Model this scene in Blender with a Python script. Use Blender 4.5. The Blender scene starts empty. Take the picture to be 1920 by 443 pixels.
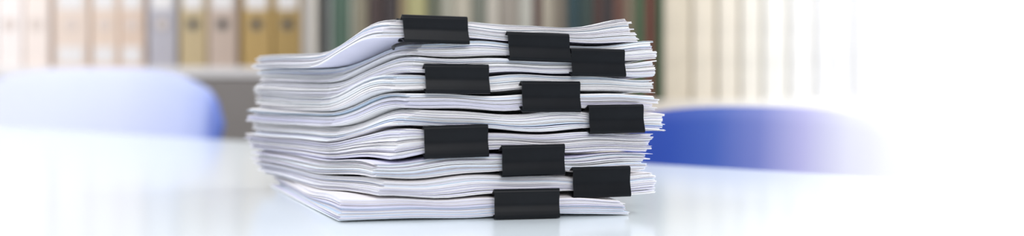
import bpy, math, random
from mathutils import Vector, Matrix
random.seed(7)
C=bpy.context.scene.collection
F=1900.0; CX=960.0; HY=150.0; TZ=0.75; CZ=TZ+0.113
def X(px,d): return (px-CX)/F*d
def Z(py,d): return CZ+(HY-py)/F*d

# ---------------- materials ----------------
def mat(name,col,rough=.6,metal=0,noise=.04,scale=30,coat=0,emis=None,spec=.5,sub=0):
    m=bpy.data.materials.new(name); m.use_nodes=True
    nt=m.node_tree; b=nt.nodes['Principled BSDF']
    b.inputs['Roughness'].default_value=rough; b.inputs['Metallic'].default_value=metal
    b.inputs['Specular IOR Level'].default_value=spec
    if coat: b.inputs['Coat Weight'].default_value=coat
    tc=nt.nodes.new('ShaderNodeTexCoord'); n=nt.nodes.new('ShaderNodeTexNoise'); n.inputs['Scale'].default_value=scale
    nt.links.new(tc.outputs['Object'],n.inputs['Vector'])
    r=nt.nodes.new('ShaderNodeValToRGB')
    r.color_ramp.elements[0].position=.3; r.color_ramp.elements[1].position=.7
    r.color_ramp.elements[0].color=tuple(max(0,c*(1-noise)) for c in col)+(1,)
    r.color_ramp.elements[1].color=tuple(min(1,c*(1+noise)) for c in col)+(1,)
    nt.links.new(n.outputs['Fac'],r.inputs['Fac']); nt.links.new(r.outputs['Color'],b.inputs['Base Color'])
    if emis:
        b.inputs['Emission Color'].default_value=emis[0]+(1,); b.inputs['Emission Strength'].default_value=emis[1]
    return m
def glow_fade(name,stops,x0,x1,rough=.35):  # gradient along x that paints the white edge glow into the base colour
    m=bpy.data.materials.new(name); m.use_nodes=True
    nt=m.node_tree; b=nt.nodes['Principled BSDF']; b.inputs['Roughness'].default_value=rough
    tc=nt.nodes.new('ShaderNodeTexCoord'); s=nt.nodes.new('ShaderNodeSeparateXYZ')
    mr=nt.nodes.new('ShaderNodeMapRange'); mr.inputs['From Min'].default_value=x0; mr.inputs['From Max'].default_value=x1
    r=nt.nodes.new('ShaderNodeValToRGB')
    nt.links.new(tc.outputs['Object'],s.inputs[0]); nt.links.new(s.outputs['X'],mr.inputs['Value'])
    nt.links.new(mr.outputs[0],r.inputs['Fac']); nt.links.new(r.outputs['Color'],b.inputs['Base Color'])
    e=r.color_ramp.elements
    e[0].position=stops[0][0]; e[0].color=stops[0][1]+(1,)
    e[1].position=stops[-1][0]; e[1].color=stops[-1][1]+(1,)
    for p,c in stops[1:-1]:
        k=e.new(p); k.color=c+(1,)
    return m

# ---------------- mesh helpers ----------------
def mesh_obj(name,verts,faces,mats,loc=(0,0,0),parent=None,smooth=False,fm=None,label=None):
    me=bpy.data.meshes.new(name); me.from_pydata(verts,[],faces)
    if not isinstance(mats,(list,tuple)): mats=[mats]
    for m in mats: me.materials.append(m)
    if fm: me.polygons.foreach_set('material_index',fm)
    if smooth: me.polygons.foreach_set('use_smooth',[True]*len(me.polygons))
    me.update()
    o=bpy.data.objects.new(name,me); C.objects.link(o); o.location=loc
    if parent: o.parent=parent
    if label: o['label']=label
    return o
def empty(name,loc,label,category,rot=0,group=None):
    o=bpy.data.objects.new(name,None); C.objects.link(o); o.location=loc; o.rotation_euler=(0,0,rot)
    o.empty_display_size=.05
    o['label']=label; o['category']=category
    if group: o['group']=group
    return o
def boxgeo(x0,x1,y0,y1,z0,z1):
    v=[(x0,y0,z0),(x1,y0,z0),(x1,y1,z0),(x0,y1,z0),(x0,y0,z1),(x1,y0,z1),(x1,y1,z1),(x0,y1,z1)]
    f=[(0,3,2,1),(4,5,6,7),(0,1,5,4),(1,2,6,5),(2,3,7,6),(3,0,4,7)]
    return v,f
def box(name,b,m,parent=None,bev=0,loc=(0,0,0),label=None):
    v,f=boxgeo(*b); o=mesh_obj(name,v,f,m,loc,parent,label=label)
    if bev:
        md=o.modifiers.new('bevel','BEVEL'); md.width=bev; md.segments=3
    return o
def tube(pts,r,closed=False,n=8):
    V=[];Fc=[]; pts=[Vector(p) for p in pts]; N=len(pts)
    for i,p in enumerate(pts):
        a=pts[(i-1)%N] if (closed or i>0) else p
        b=pts[(i+1)%N] if (closed or i<N-1) else p
        t=(b-a).normalized(); up=Vector((0,0,1)) if abs(t.z)<.9 else Vector((1,0,0))
        s=t.cross(up).normalized(); w=s.cross(t)
        for k in range(n):
            an=2*math.pi*k/n; V.append(tuple(p+s*math.cos(an)*r+w*math.sin(an)*r))
    for i in range(N if closed else N-1):
        j=(i+1)%N
        for k in range(n):
            l=(k+1)%n; Fc.append((i*n+k,j*n+k,j*n+l,i*n+l))
    if not closed:
        Fc.append(tuple(range(n))[::-1]); Fc.append(tuple((N-1)*n+k for k in range(n)))
    return V,Fc

# ---------------- paper materials ----------------
P=[mat('paper_white',(.92,.92,.93),.75,noise=.012),
   mat('paper_warm',(.90,.87,.88),.75,noise=.012),
   mat('paper_lavender',(.78,.77,.90),.75,noise=.015),
   mat('paper_pale_blue',(.68,.80,.94),.75,noise=.015),
   mat('paper_gray',(.58,.56,.62),.75,noise=.02)]
CLIP=mat('clip_black',(.005,.006,.008),.36,noise=.15,scale=60,spec=.16)
WIRE=mat('clip_wire',(.02,.02,.022),.3,metal=.4)

# ---------------- document bundles ----------------
st=[(X(760,.815),.815),(X(985,.845),.845),(X(1210,.88),.88)]
yb=[(30,77,103,137,173,205,240,298,333,368,415),
    (47,80,112,140,172,208,245,282,325,364,413),
    (43,82,113,145,172,208,250,285,320,362,408)]
zst=[[Z(y,s[1]) for y in row] for s,row in zip(st,yb)]
for r in zst: r[10]=TZ+.0004
def zfront(k,x):
    x=min(max(x,st[0][0]-.004),st[2][0]+.01)
    a,b,c=(s[0] for s in st); A,B,D=(zst[i][k] for i in range(3))
    if x<b:
        t=(x-a)/(b-a); t=t*t*(3-2*t) if t>0 else 0; return A+(B-A)*t
    t=(x-b)/(c-b); t=t*t*(3-2*t) if t<1 else 1; return B+(D-B)*t
def zrear(k): return TZ+.0004+.138*(10-k)/10
def sm(a,b,x):
    t=min(1,max(0,(x-a)/(b-a))); return t*t*(3-2*t)
clips=[(751,30,877,81),(947,62,1066,115),(1064,92,1168,143),(792,121,916,175),(972,153,1085,210),
       (1097,197,1203,250),(790,235,914,296),(935,272,1056,330),(1067,313,1178,370),(922,358,1048,413)]
#  xL_top, xL_bot, xR_top, xR_bot, xrear, slope angle
B=[(745,702,1176,1200,482,16),
   (800,768,1226,1234,486,16),
   (782,765,1228,1232,488,16),
   (742,735,1222,1226,484,16),
   (768,758,1232,1230,474,16),
   (792,745,1242,1243,474,16),
   (757,732,1228,1216,470,16),
   (706,700,1218,1206,484,15.5),
   (722,712,1224,1226,488,15.5),
   (640,634,1170,1180,520,10)]
labels=["thick white paper bundle with black binder clip, topping the stack",
 "white paper bundle, black binder clip at its middle, under the top",
 "white paper bundle with black binder clip, page ends fraying",
 "white paper bundle clipped by a black binder clip, bluish page edges",
 "slim white paper bundle with black binder clip at its middle",
 "wavy white paper bundle with black binder clip near its end",
 "thick white paper bundle with black binder clip and ragged corner",
 "off-white paper bundle with black binder clip low in the stack",
 "white paper bundle with curled page ends and black binder clip",
 "bottom paper bundle with black binder clip on the white table"]
NU=22; NV=16
vs=[0,.02,.05,.09,.13,.18,.23,.28,.34,.40,.47,.55,.64,.74,.87,1.0]
def clip_profile(H,t):
    h=H/2; a=t/2
    arm=[(.024,a+.0022),(.0228,a+.0030),(.0212,a+.0022),(.020,a+.0008),(.013,a+.0010),(.006,a+.0016),(.001,h*.80),(-.0030,h*.93)]
    lip=[(-.0046-.0024*math.sin(q), h-.0022+.0022*math.cos(q)) for q in [math.radians(x) for x in (0,25,50,75,100)]]
    mid=[(-.0069+.0012*sm(0,1,1-zz/.78) ,h*zz) for zz in (.74,.6,.45,.3,.15)]
    half=arm+lip+mid
    return half+[(-.0056,0)]+[(y,-z) for y,z in half[::-1]]
for k in range(10):
    NS=[40,28,34,36,30,32,44,32,32,38][k]
    xlt,xlb,xrt,xrb,xre,ang=B[k]; th=math.radians(ang)
    cl=clips[k]; cpx=(cl[0]+cl[2])/2; cpy=(cl[1]+cl[3])/2
    xm=(xlt+xlb)/2; dl=.808+1.224e-4*(xm-760)
    if k==9: dl=.801
    FL=Vector((X(xm,dl),dl))
    dirv=Vector((math.cos(th),math.sin(th)))
    def solve(px):
        s=(px-CX)/F
        return (s*FL.y-FL.x)/(dirv.x-s*dirv.y)
    L=solve((xrt+xrb)/2); lc=solve(cpx); uc=lc/L; wc=solve(cl[2])-solve(cl[0])
    dr=1.07
    RLm=Vector((X(xre,dr),dr))
    base=Vector((FL.x+dirv.x*L/2,FL.y+dirv.y*L/2+.1,TZ if k==9 else min(zrear(k+1),zfront(k+1,0))))
    root=empty('document_bundle',base,labels[k],'paper bundle',group='clipped document bundles in the stack')
    ws=[random.uniform(.45,1.5)*(1 if random.random()>.13 else 2.0) for _ in range(NS)]
    tot=sum(ws); cum=0
    V=[];Fc=[];fm=[]
    gx=gy=gr=gre=0; nxt=0
    bph=random.uniform(0,6); bph2=random.uniform(0,6)
    for i in range(NS):        # from bottom up
        big=ws[i]>1.5
        f0=cum/tot; cum+=ws[i]; f1=(cum-ws[i]*(random.choice([.12,.20,.38]) if not big else random.uniform(.25,.6)))/tot
        if i>=nxt:
            nxt=i+random.choice([2,3,5,6])
            gx=random.uniform(-.0034,.0024); gy=random.uniform(-.0012,.0022); gr=random.uniform(-.0036,.0024); gre=random.uniform(-.007,.005)
        jx=gx*.8+random.uniform(-.0008,.0008); jy=gy+random.uniform(-.0009,.0011); j2=gy*.5+random.uniform(-.0011,.0013)
        fm_=(f0+f1)/2
        pl=xlb+(xlt-xlb)*fm_; pr=xrb+(xrt-xrb)*fm_
        a=FL+dirv*solve(pl)+Vector((jx,jy)); b=FL+dirv*solve(pr)+Vector((random.uniform(-.0005,.0005)+gr,j2))
        r=RLm+Vector((gre+random.uniform(-.002,.002),random.uniform(-.004,.004)))
        q=r+(b-a)
        mi=random.choices([0,1,2,3,4],[5.5,2.0,2.4,.8,.6])[0]
        o0=len(V)
        for side,f in ((0,f0),(1,f1)):
            for vi in range(NV):
                v=vs[vi]
                for ui in range(NU):
                    u=ui/(NU-1)
                    p=(a*(1-u)+b*u)*(1-v)+(r*(1-u)+q*u)*v
                    fx=(a*(1-u)+b*u).x
                    cc=1-.30*math.exp(-((u-uc)/.15)**2)*math.exp(-v/.18)-.13*math.sin(u*5+bph)**2*math.exp(-v*3)
                    ff=.5+(f-.5)*cc*(.965-.045*math.exp(-v*4))+.03*math.sin(u*9+bph2)*math.exp(-v*4)*math.sin(f*math.pi)
                    zt=zfront(k,fx);zb=zfront(k+1,fx)
                    g=1-sm(.03,.46,v)
                    T=zt*g+zrear(k)*(1-g); Bt=zb*g+zrear(k+1)*(1-g)
                    z=Bt+(T-Bt)*ff
                    hh=(z-TZ)
                    wv=.0012*math.sin(p.x*42+hh*60)*math.exp(-v*3)+.0008*math.sin(p.x*88+hh*110+1.3)*math.exp(-v*4)+.0006*math.sin(v*9+hh*50)*(1-g)
                    z+=wv*min(1,hh/.014)
                    if k in(0,1,5,6): z+=.0035*sm(.86,1,u)*math.exp(-v*6)*(ff-.4)*(1.0 if k==0 else .6)
                    V.append((p.x-base.x,p.y-base.y,z-base.z))
        n=NU*NV
        for vi in range(NV-1):
            for ui in range(NU-1):
                q0=o0+vi*NU+ui
                Fc.append((q0,q0+NU,q0+NU+1,q0+1)); q1=q0+n
                Fc.append((q1,q1+1,q1+NU+1,q1+NU)); fm+= [mi,mi]
        for ui in range(NU-1):
            q0=o0+ui; Fc.append((q0,q0+1,q0+1+n,q0+n)); q0=o0+(NV-1)*NU+ui; Fc.append((q0+1,q0,q0+n,q0+1+n)); fm+=[mi,mi]
        for vi in range(NV-1):
            q0=o0+vi*NU; Fc.append((q0+NU,q0,q0+n,q0+NU+n)); q0+=NU-1; Fc.append((q0,q0+NU,q0+NU+n,q0+n)); fm+=[mi,mi]
    mesh_obj('paper_sheets',V,Fc,P,parent=root,fm=fm)
    # clip
    cp=FL+dirv*lc; d=cp.y-.006
    H=(cl[3]-cl[1])/F*d; zc=Z(cpy,d)
    t=.70*.93*(zfront(k,cp.x)-zfront(k+1,cp.x))
    prof=clip_profile(H,t)
    if k==9: zc=max(zc,TZ+H/2+.0008)
    V=[];Fc=[];W=wc; nx=9
    shear=[.11,.13,.08,.07,.05,.06,.02,.0,.03,.01][k]
    for xi in range(nx):
        s=-1+2*xi/(nx-1)
        for (y,z) in prof:
            V.append((s*(W/2-.0009)*(1-.012*math.cos(z/(H/2)*math.pi/2))-shear*z,y-.0016,z))
    m=len(prof)
    for xi in range(nx-1):
        for j in range(m-1):
            q0=xi*m+j; Fc.append((q0,q0+1,q0+m+1,q0+m))
    c=mesh_obj('binder_clip',V,Fc,CLIP,loc=(cp.x-base.x,cp.y-base.y,zc-base.z),parent=root,smooth=True,label="black steel binder clip with satin finish")
    c.rotation_euler=(0,math.radians([1,1.5,1,.5,.5,-.5,-1,-.5,0,0][k]),th)
    md=c.modifiers.new('thick','SOLIDIFY'); md.thickness=.0007; md.offset=0
    md=c.modifiers.new('edge','EDGE_SPLIT'); md.split_angle=math.radians(50)
    for sg in (1,-1):
        zz=sg*(t/2+.0018)
        pts=[(-W*.30,-.0050,sg*(H/2-.0024)),(-W*.30,.004,sg*(H/2*.7)),(-W*.26,.012,zz),(-W*.12,.030,zz),(-W*.10,.036,zz),(-W*.05,.041,zz),(W*.05,.041,zz),(W*.10,.036,zz),(W*.12,.030,zz),(W*.26,.012,zz),(W*.30,.004,sg*(H/2*.7)),(W*.30,-.0050,sg*(H/2-.0024))]
        rr=.0006
        if k==0 and sg<0:
            pts=[(-.018,-.003,-.0102),(-.0250,-.001,-.0112),(-.0300,.001,-.0128),(-.0322,.005,-.0142),(-.0310,.010,-.0156)]; rr=.0013
        hv,hf=tube(pts,rr)
        mesh_obj('clip_handle',hv,hf,WIRE,parent=c,smooth=True)

# ---------------- table ----------------
TB=mat('table_white',(.80,.87,.91),.17,noise=.01,scale=3)
LEGM=mat('leg_metal',(.55,.56,.58),.3,metal=.9)
e=Vector((.797,-.604)); nrm=Vector((-.604,-.797))
Pm=Vector((-1.233,2.44))-e*.1
tl=3.6; tw=1.75
ang=math.atan2(e.y,e.x)
table=empty('table',(Pm.x+e.x*tl/2+nrm.x*tw/2,Pm.y+e.y*tl/2+nrm.y*tw/2,0),"large glossy white conference table carrying the stack of papers",'table',rot=ang)
box('tabletop',(-tl/2,tl/2,-tw/2,tw/2,TZ-.035,TZ),TB,table,bev=.004)
for sx in(-1,1):
    for sy in(-1,1):
        box('leg',(sx*(tl/2-.15)-.03,sx*(tl/2-.15)+.03,sy*(tw/2-.12)-.03,sy*(tw/2-.12)+.03,0,TZ-.035),LEGM,table,bev=.004)

# ---------------- chairs ----------------
def chair(loc,rot,W,zt,drop,expo,m,label,curv=.07,z0=.50):
    r=empty('chair',(loc[0],loc[1],0),label,'chair',rot=rot,group='blue chairs at the table')
    V=[];Fc=[];nu,nv=33,13
    for vi in range(nv):
        t=vi/(nv-1)
        for ui in range(nu):
            s=-1+2*ui/(nu-1); s=math.copysign(abs(s)**.85,s)
            top=zt-drop*abs(s)**expo-.05*max(0,(abs(s)-.9)/.1)**2
            w=W/2*(1-.10*(1-t))
            V.append((s*w, -curv*s*s+.05*t, z0+(top-z0)*t))
    for vi in range(nv-1):
        for ui in range(nu-1):
            q=vi*nu+ui; Fc.append((q,q+1,q+nu+1,q+nu))
    b=mesh_obj('backrest',V,Fc,m,parent=r,smooth=True)
    md=b.modifiers.new('thick','SOLIDIFY'); md.thickness=.014; md.offset=0
    md=b.modifiers.new('bev','BEVEL'); md.width=.005; md.segments=3; md.limit_method='ANGLE'
    V=[];Fc=[];nu,nv=17,13
    for vi in range(nv):
        t=vi/(nv-1)
        for ui in range(nu):
            s=-1+2*ui/(nu-1)
            w=W/2*.92*(1-.12*t)
            y=-.45*t*(1-.08*s*s)+.0
            z=.46+.05*(1-t)**3+.02*s*s-.03*max(0,t-.8)/.2
            V.append((s*w,y-curv*s*s*(1-t),z))
    for vi in range(nv-1):
        for ui in range(nu-1):
            q=vi*nu+ui; Fc.append((q,q+nu,q+nu+1,q+1))
    b=mesh_obj('seat',V,Fc,m,parent=r,smooth=True)
    md=b.modifiers.new('thick','SOLIDIFY'); md.thickness=.014; md.offset=0
    for sx in(-1,1):
        for yy,dy in((-.06,.05),(-.38,-.04)):
            v,f=tube([(sx*W*.33,yy,.47),(sx*W*.36,yy+dy*.5,.24),(sx*W*.40,yy+dy,.0)],.011,n=12)
            mesh_obj('leg',v,f,LEGM,parent=r,smooth=True)
    return r
CHL=glow_fade('chair_pale_glow_fade',[(0,(.74,.77,.93)),(.35,(.72,.76,.93)),(.60,(.68,.72,.92)),(.86,(.52,.58,.86)),(.94,(.38,.45,.78)),(.975,(.14,.20,.55)),(1,(.08,.14,.46))],-.60,.60)  # paler to the left: washed-out edge glow painted into the plastic colour
CHR=glow_fade('chair_blue_glow_fade',[(.0,(.005,.04,.33)),(.18,(.008,.055,.37)),(.34,(.03,.09,.42)),(.50,(.15,.19,.52)),(.66,(.46,.45,.74)),(.82,(.80,.80,.91)),(1,(.97,.97,.98))],-.23,.23)  # blue runs to white on the right, imitating the bright glow in colour
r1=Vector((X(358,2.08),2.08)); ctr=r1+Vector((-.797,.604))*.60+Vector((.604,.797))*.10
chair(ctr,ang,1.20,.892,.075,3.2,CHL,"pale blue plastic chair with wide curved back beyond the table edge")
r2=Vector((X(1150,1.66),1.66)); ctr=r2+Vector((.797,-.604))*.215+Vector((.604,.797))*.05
chair(ctr,ang,.46,.820,.022,3.0,CHR,"royal blue plastic chair with white edge glow painted on its right",curv=.04)

# ---------------- bookcases ----------------
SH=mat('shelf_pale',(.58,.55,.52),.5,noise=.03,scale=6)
SHW=mat('shelf_white',(.78,.76,.75),.5,noise=.01,scale=6)
SHB=glow_fade('shelf_cream_glow_fade',[(0,(.50,.46,.40)),(.62,(.60,.55,.47)),(.80,(.84,.82,.78)),(1,(.97,.97,.97))],-.71,.71,rough=.5)  # cream whitened at the right end, glow painted in
DRB=glow_fade('door_cream_glow_fade',[(0,(.50,.48,.44)),(.55,(.62,.59,.54)),(.70,(.80,.78,.75)),(.85,(.93,.93,.92)),(1,(.97,.97,.97))],-.71,.71,rough=.5)  # door tone whitens to the right as painted glow
BK=mat('shelf_taupe',(.24,.22,.205),.7,noise=.05,scale=4)
YB=3.55
def bookcase(x0,x1,y,zs,label,H=2.2,m=SH,mb=BK,mr=None):
    D=.34
    r=empty('bookcase',((x0+x1)/2,y+D/2,0),label,'bookcase')
    w=(x1-x0)/2
    box('side_panel',(-w,-w+.02,-D/2,D/2,0,H),m,r,bev=.002); box('side_panel',(w-.02,w,-D/2,D/2,0,H),mr or m,r,bev=.002)
    box('back_panel',(-w+.02,w-.02,D/2-.015,D/2,0,H),mb,r)
    for z in zs: box('shelf',(-w+.02,w-.02,-D/2,D/2-.015,z-.03,z),m,r,bev=.002)
    return r
def doors(bc,xc,d,z1,spec):  # doors added to cover the dark open compartments
    for a,b,m_ in spec:
        dr_=box('door',(X(a,d)-xc,X(b,d)-xc,-.19,-.172,.12,z1),m_,bc,bev=.002,label="added flat cabinet door closing off the dark compartment")
        v,f=tube([(X(b,d)-xc-.05,-.189,.52),(X(b,d)-xc-.05,-.212,.53),(X(b,d)-xc-.05,-.212,.63),(X(b,d)-xc-.05,-.189,.64)],.004)
        mesh_obj('door_handle',v,f,LEGM,parent=dr_,smooth=True)
DA=3.08; zA=Z(126,DA)
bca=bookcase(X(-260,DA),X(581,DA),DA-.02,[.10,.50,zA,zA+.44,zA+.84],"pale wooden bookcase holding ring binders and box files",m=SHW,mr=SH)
doors(bca,(X(-260,DA)+X(581,DA))/2,DA,zA-.035,((-240,20,SHW),(22,285,SHW),(288,562,BK)))  # white doors carry the painted glow, taupe one the darkness under the shelf
DBk=2.62; zB=Z(188,DBk)
bcb=bookcase(X(583,DBk),X(1616,DBk),DBk-.02,[.08,.44,zB,zB+.40,zB+.80],"cream bookcase of upright books, white glow painted at right end",m=SHB,mb=SHB)
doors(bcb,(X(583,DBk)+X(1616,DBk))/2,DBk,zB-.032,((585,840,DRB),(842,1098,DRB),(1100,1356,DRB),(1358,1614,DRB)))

# binders
HOLE=mat('hole_dark',(.03,.028,.025),.6); RING=mat('ring_metal',(.35,.33,.30),.3,metal=.9)
LAB=mat('spine_label',(.82,.79,.77),.6)
def binder(px0,px1,d,z0,h,col,label,hole=True,lab=False,holecol=HOLE,labm=LAB):
    x0=X(px0,d)+.0008;x1=X(px1,d)-.0008;w=(x1-x0)/2
    m=mat('binder_cover',col,.5,noise=.05,scale=12)
    r=empty('ring_binder',((x0+x1)/2,d,z0+.0005),label,'binder',group='ring binders on the shelf')
    V=[];Fc=[]
    prof=[(-w,.27)]+[(-w,.004)]+[(-w+.002,.0006),(-w*.5,-.0012),(0,-.002),(w*.5,-.0012),(w-.002,.0006)]+[(w,.004)]+[(w,.27)]
    t=.0025
    inner=[(max(-w+t,min(w-t,x)),y+ (t if -w<x<w else (0 if y>.1 else t))) for x,y in prof]
    n=len(prof)
    for zz in(0,h):
        V+=[(x,y,zz) for x,y in prof]; V+=[(x,y,zz) for x,y in inner]
    for i in range(n-1):
        Fc.append((i,i+1,2*n+i+1,2*n+i)); Fc.append((n+i+1,n+i,3*n+i,3*n+i+1))
        Fc.append((i+1,i,n+i,n+i+1)); Fc.append((2*n+i,2*n+i+1,3*n+i+1,3*n+i))
    Fc.append((0,2*n,3*n,n)); Fc.append((n-1,2*n-1,4*n-1,3*n-1))
    mesh_obj('cover',V,Fc,m,parent=r)
    box('pages',(-w+.004,w-.004,.03,.255,.004,h-.012),P[1],r)
    if hole:
        hz=.130; R=.0165
        pts=[(R*math.cos(a),-.0022,hz+R*math.sin(a)) for a in [2*math.pi*i/24 for i in range(24)]]
        v,f=tube(pts,.0025,closed=True); mesh_obj('finger_ring',v,f,RING if px0>275 else holecol,parent=r,smooth=True)
        V=[(0,-.0026,hz)]+[(R*.95*math.cos(a),-.0024,hz+R*.95*math.sin(a)) for a in [2*math.pi*i/24 for i in range(24)]]
        mesh_obj('finger_hole',V,[(0,1+i,1+(i+1)%24) for i in range(24)],holecol,parent=r)
    if lab:
        box('spine_label',(-w*.72,w*.72,-.0034,-.0016,.175,.30),labm,r,bev=.0005)
        if px0<275: box('spine_label',(-w*.72,w*.72,-.0034,-.0016,.012,.062),labm,r,bev=.0005)
BL=[(-118,-64,(.95,.94,.94),0),(-62,-8,(.94,.91,.90),0),(-6,42,(.92,.84,.80),0),(44,92,(.89,.78,.71),0),(100,166,(.80,.66,.56),1),(170,222,(.79,.63,.51),1),(223,272,(.74,.57,.45),1),
    (277,331,(.48,.46,.50),2),(336,388,(.55,.43,.24),3),(390,445,(.56,.44,.36),3),(452,510,(.48,.32,.11),3),(512,566,(.42,.28,.09),3)]  # leftmost covers step to white: edge glow put into their colours
pale=mat('hole_pale',(.72,.62,.56),.6)
for a,b,c,t in BL:
    nm={0:"ring binder whitened by painted edge glow, on the shelf",1:"pale peach ring binder standing on the shelf",2:"light gray ring binder standing on the shelf",3:"golden beige ring binder with dark finger hole"}[t]
    binder(a,b,DA,zA,.345,c,nm,hole=True,lab=t in(1,2,3),holecol=HOLE if t==3 else pale)

# books
def book(px0,px1,d,z0,h,col,dep=.19,label="book"):
    x0=X(px0,d)+.0005;x1=X(px1,d)-.0005;w=(x1-x0)/2
    if w<.003: return
    m=mat('book_cover',col,.55,noise=.07,scale=15)
    r=empty('book',((x0+x1)/2,d,z0+.0005),label,'book',group='books on the shelf')
    t=.0022; R=min(.006,w*.5)
    prof=[(-w,dep)]+[(-w,.004),(-w*.97,.0015)]+[(w*s,-R*(1-s*s)) for s in(-.8,-.4,0,.4,.8)]+[(w*.97,.0015),(w,.004),(w,dep)]
    inner=[(max(-w+t,min(w-t,x)),y+(0 if y>.1 else t)) for x,y in prof]
    n=len(prof);V=[];Fc=[]
    for zz in(0,h):
        V+=[(x,y,zz) for x,y in prof]; V+=[(x,y,zz) for x,y in inner]
    for i in range(n-1):
        Fc.append((i,i+1,2*n+i+1,2*n+i)); Fc.append((n+i+1,n+i,3*n+i,3*n+i+1))
        Fc.append((i+1,i,n+i,n+i+1)); Fc.append((2*n+i,2*n+i+1,3*n+i+1,3*n+i))
    Fc.append((0,2*n,3*n,n)); Fc.append((n-1,2*n-1,4*n-1,3*n-1))
    mesh_obj('cover',V,Fc,m,parent=r)
    box('pages',(-w+t,w-t,.006,dep-.005,.003,h-.004),P[1],r)
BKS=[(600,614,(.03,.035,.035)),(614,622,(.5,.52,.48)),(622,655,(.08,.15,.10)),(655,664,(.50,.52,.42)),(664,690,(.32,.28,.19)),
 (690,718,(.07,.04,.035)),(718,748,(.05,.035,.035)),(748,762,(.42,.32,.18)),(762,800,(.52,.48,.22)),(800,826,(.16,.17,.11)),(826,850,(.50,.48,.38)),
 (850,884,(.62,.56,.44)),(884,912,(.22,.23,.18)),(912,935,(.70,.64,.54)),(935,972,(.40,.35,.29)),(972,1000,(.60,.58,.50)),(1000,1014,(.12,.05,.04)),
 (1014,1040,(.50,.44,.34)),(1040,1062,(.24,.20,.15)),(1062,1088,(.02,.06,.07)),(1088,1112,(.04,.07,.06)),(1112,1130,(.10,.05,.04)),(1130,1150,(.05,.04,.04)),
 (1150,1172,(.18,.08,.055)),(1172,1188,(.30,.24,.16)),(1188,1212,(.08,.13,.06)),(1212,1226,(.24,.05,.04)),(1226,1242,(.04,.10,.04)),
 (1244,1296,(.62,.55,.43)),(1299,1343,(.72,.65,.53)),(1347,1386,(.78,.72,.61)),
 (1390,1428,(.84,.80,.71)),(1432,1478,(.89,.87,.81)),(1482,1528,(.93,.92,.89)),(1532,1562,(.96,.96,.95)),(1564,1600,(.98,.98,.98))]  # rightmost covers pale stepwise, glow painted into the book colours
def cname(c):
    r,g,b=c
    if r>.61: return "thick cream hardback volume standing upright on the shelf"
    if r<.10: return "dark hardback book standing upright on the shelf"
    if g>r: return "green hardback book standing upright on the shelf"
    if r>g*2: return "reddish brown book standing upright on the shelf"
    return "beige hardback book standing upright on the shelf"
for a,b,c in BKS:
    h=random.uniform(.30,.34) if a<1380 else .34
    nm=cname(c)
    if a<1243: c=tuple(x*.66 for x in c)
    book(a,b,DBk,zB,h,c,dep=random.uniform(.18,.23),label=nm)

# ---------------- room ----------------
WL=mat('wall_white',(.93,.93,.93),.8,noise=.01,scale=4); FLM=mat('floor_pale',(.62,.60,.57),.4,noise=.06,scale=5)
WF=mat('shade_wall_gray',(.22,.23,.25),.8,noise=.03,scale=4)
def struct(o): o['kind']='structure'; return o
struct(box('floor',(-4,4,-2.5,YB,-.1,0),FLM))
struct(box('wall_back',(-4,4,YB,YB+.1,0,2.9),WL))
struct(box('wall_left',(-4.1,-4,-2.5,YB+.1,0,2.9),WL))
struct(box('shade_wall_front',(-4.1,4.1,-2.6,-2.5,0,2.9),WF))  # unseen gray wall behind camera, added to darken reflections in the clips
WN=mat('glow_panel_white',(.95,.97,1),.5,noise=0,emis=((.97,.985,1.0),1.6))
FRM=mat('glow_panel_frame',(.93,.93,.93),.5,noise=.01)
wx0=X(1600,YB); wx1=3.6; yw=YB-.025
struct(box('glow_panel_1',(wx0,wx1,yw,yw+.02,.3,2.6),WN))  # added glowing panel that washes the right side out to white
struct(box('panel_trim_1',(wx0-.04,wx0,yw-.03,yw+.02,.26,2.64),FRM)); struct(box('panel_trim_2',(wx0,wx1,yw-.03,yw+.02,.26,.30),FRM)); struct(box('panel_trim_3',(wx0,wx1,yw-.03,yw+.02,2.6,2.64),FRM))

# ---------------- light ----------------
w=bpy.data.worlds.new('World'); bpy.context.scene.world=w; w.use_nodes=True
bg=w.node_tree.nodes['Background']; bg.inputs[0].default_value=(.91,.94,1,1); bg.inputs[1].default_value=.92
def area(name,loc,target,size,power,col=(1,1,1)):
    l=bpy.data.lights.new(name,'AREA'); l.shape='RECTANGLE'; l.size=size[0]; l.size_y=size[1]; l.energy=power; l.color=col
    o=bpy.data.objects.new(name,l); C.objects.link(o); o.location=loc
    o.rotation_euler=(Vector(target)-Vector(loc)).to_track_quat('-Z','Y').to_euler(); return o
area('left_fill',(-2.2,.4,2.2),(-.2,1.2,.75),(1.6,1.4),19,(.92,.94,1))  # added soft lamp from upper left, no window there
area('front_fill',(.4,-1.6,1.9),(0,.9,.82),(1.4,.9),38,(1,.985,.985))  # added fill lamp brightening the paper fronts from the camera side
area('shelf_fill_r',(1.35,1.75,2.3),(1.15,2.6,.95),(.5,.5),14,(1,.98,.96))  # added lamp washing out the right-hand shelves
area('table_fill_r',(1.5,1.0,2.3),(.9,1.2,.75),(.8,.8),7,(1,.99,.98))  # added lamp bleaching the right part of the table
area('shelf_fill_l',(-2.2,1.9,2.3),(-1.9,3.0,.95),(.6,.5),12,(1,.98,.96))  # added lamp for the white fade on the left shelves
area('table_fill_l',(-1.4,1.0,2.2),(-1.0,1.6,.75),(.7,.7),5,(1,.99,.98))  # added lamp brightening the left part of the table

cam=bpy.data.cameras.new('camera'); co=bpy.data.objects.new('camera',cam); C.objects.link(co)
co.location=(0,0,CZ); co.rotation_euler=(math.pi/2,0,0)
cam.sensor_width=36; cam.lens=F/1920*36; cam.shift_y=-(221.5-HY)/1920
cam.dof.use_dof=True; cam.dof.focus_distance=.85; cam.dof.aperture_fstop=2.1
cam.clip_start=.02
bpy.context.scene.camera=co
bpy.context.scene.view_settings.view_transform='Standard'
bpy.context.scene.view_settings.exposure=.03
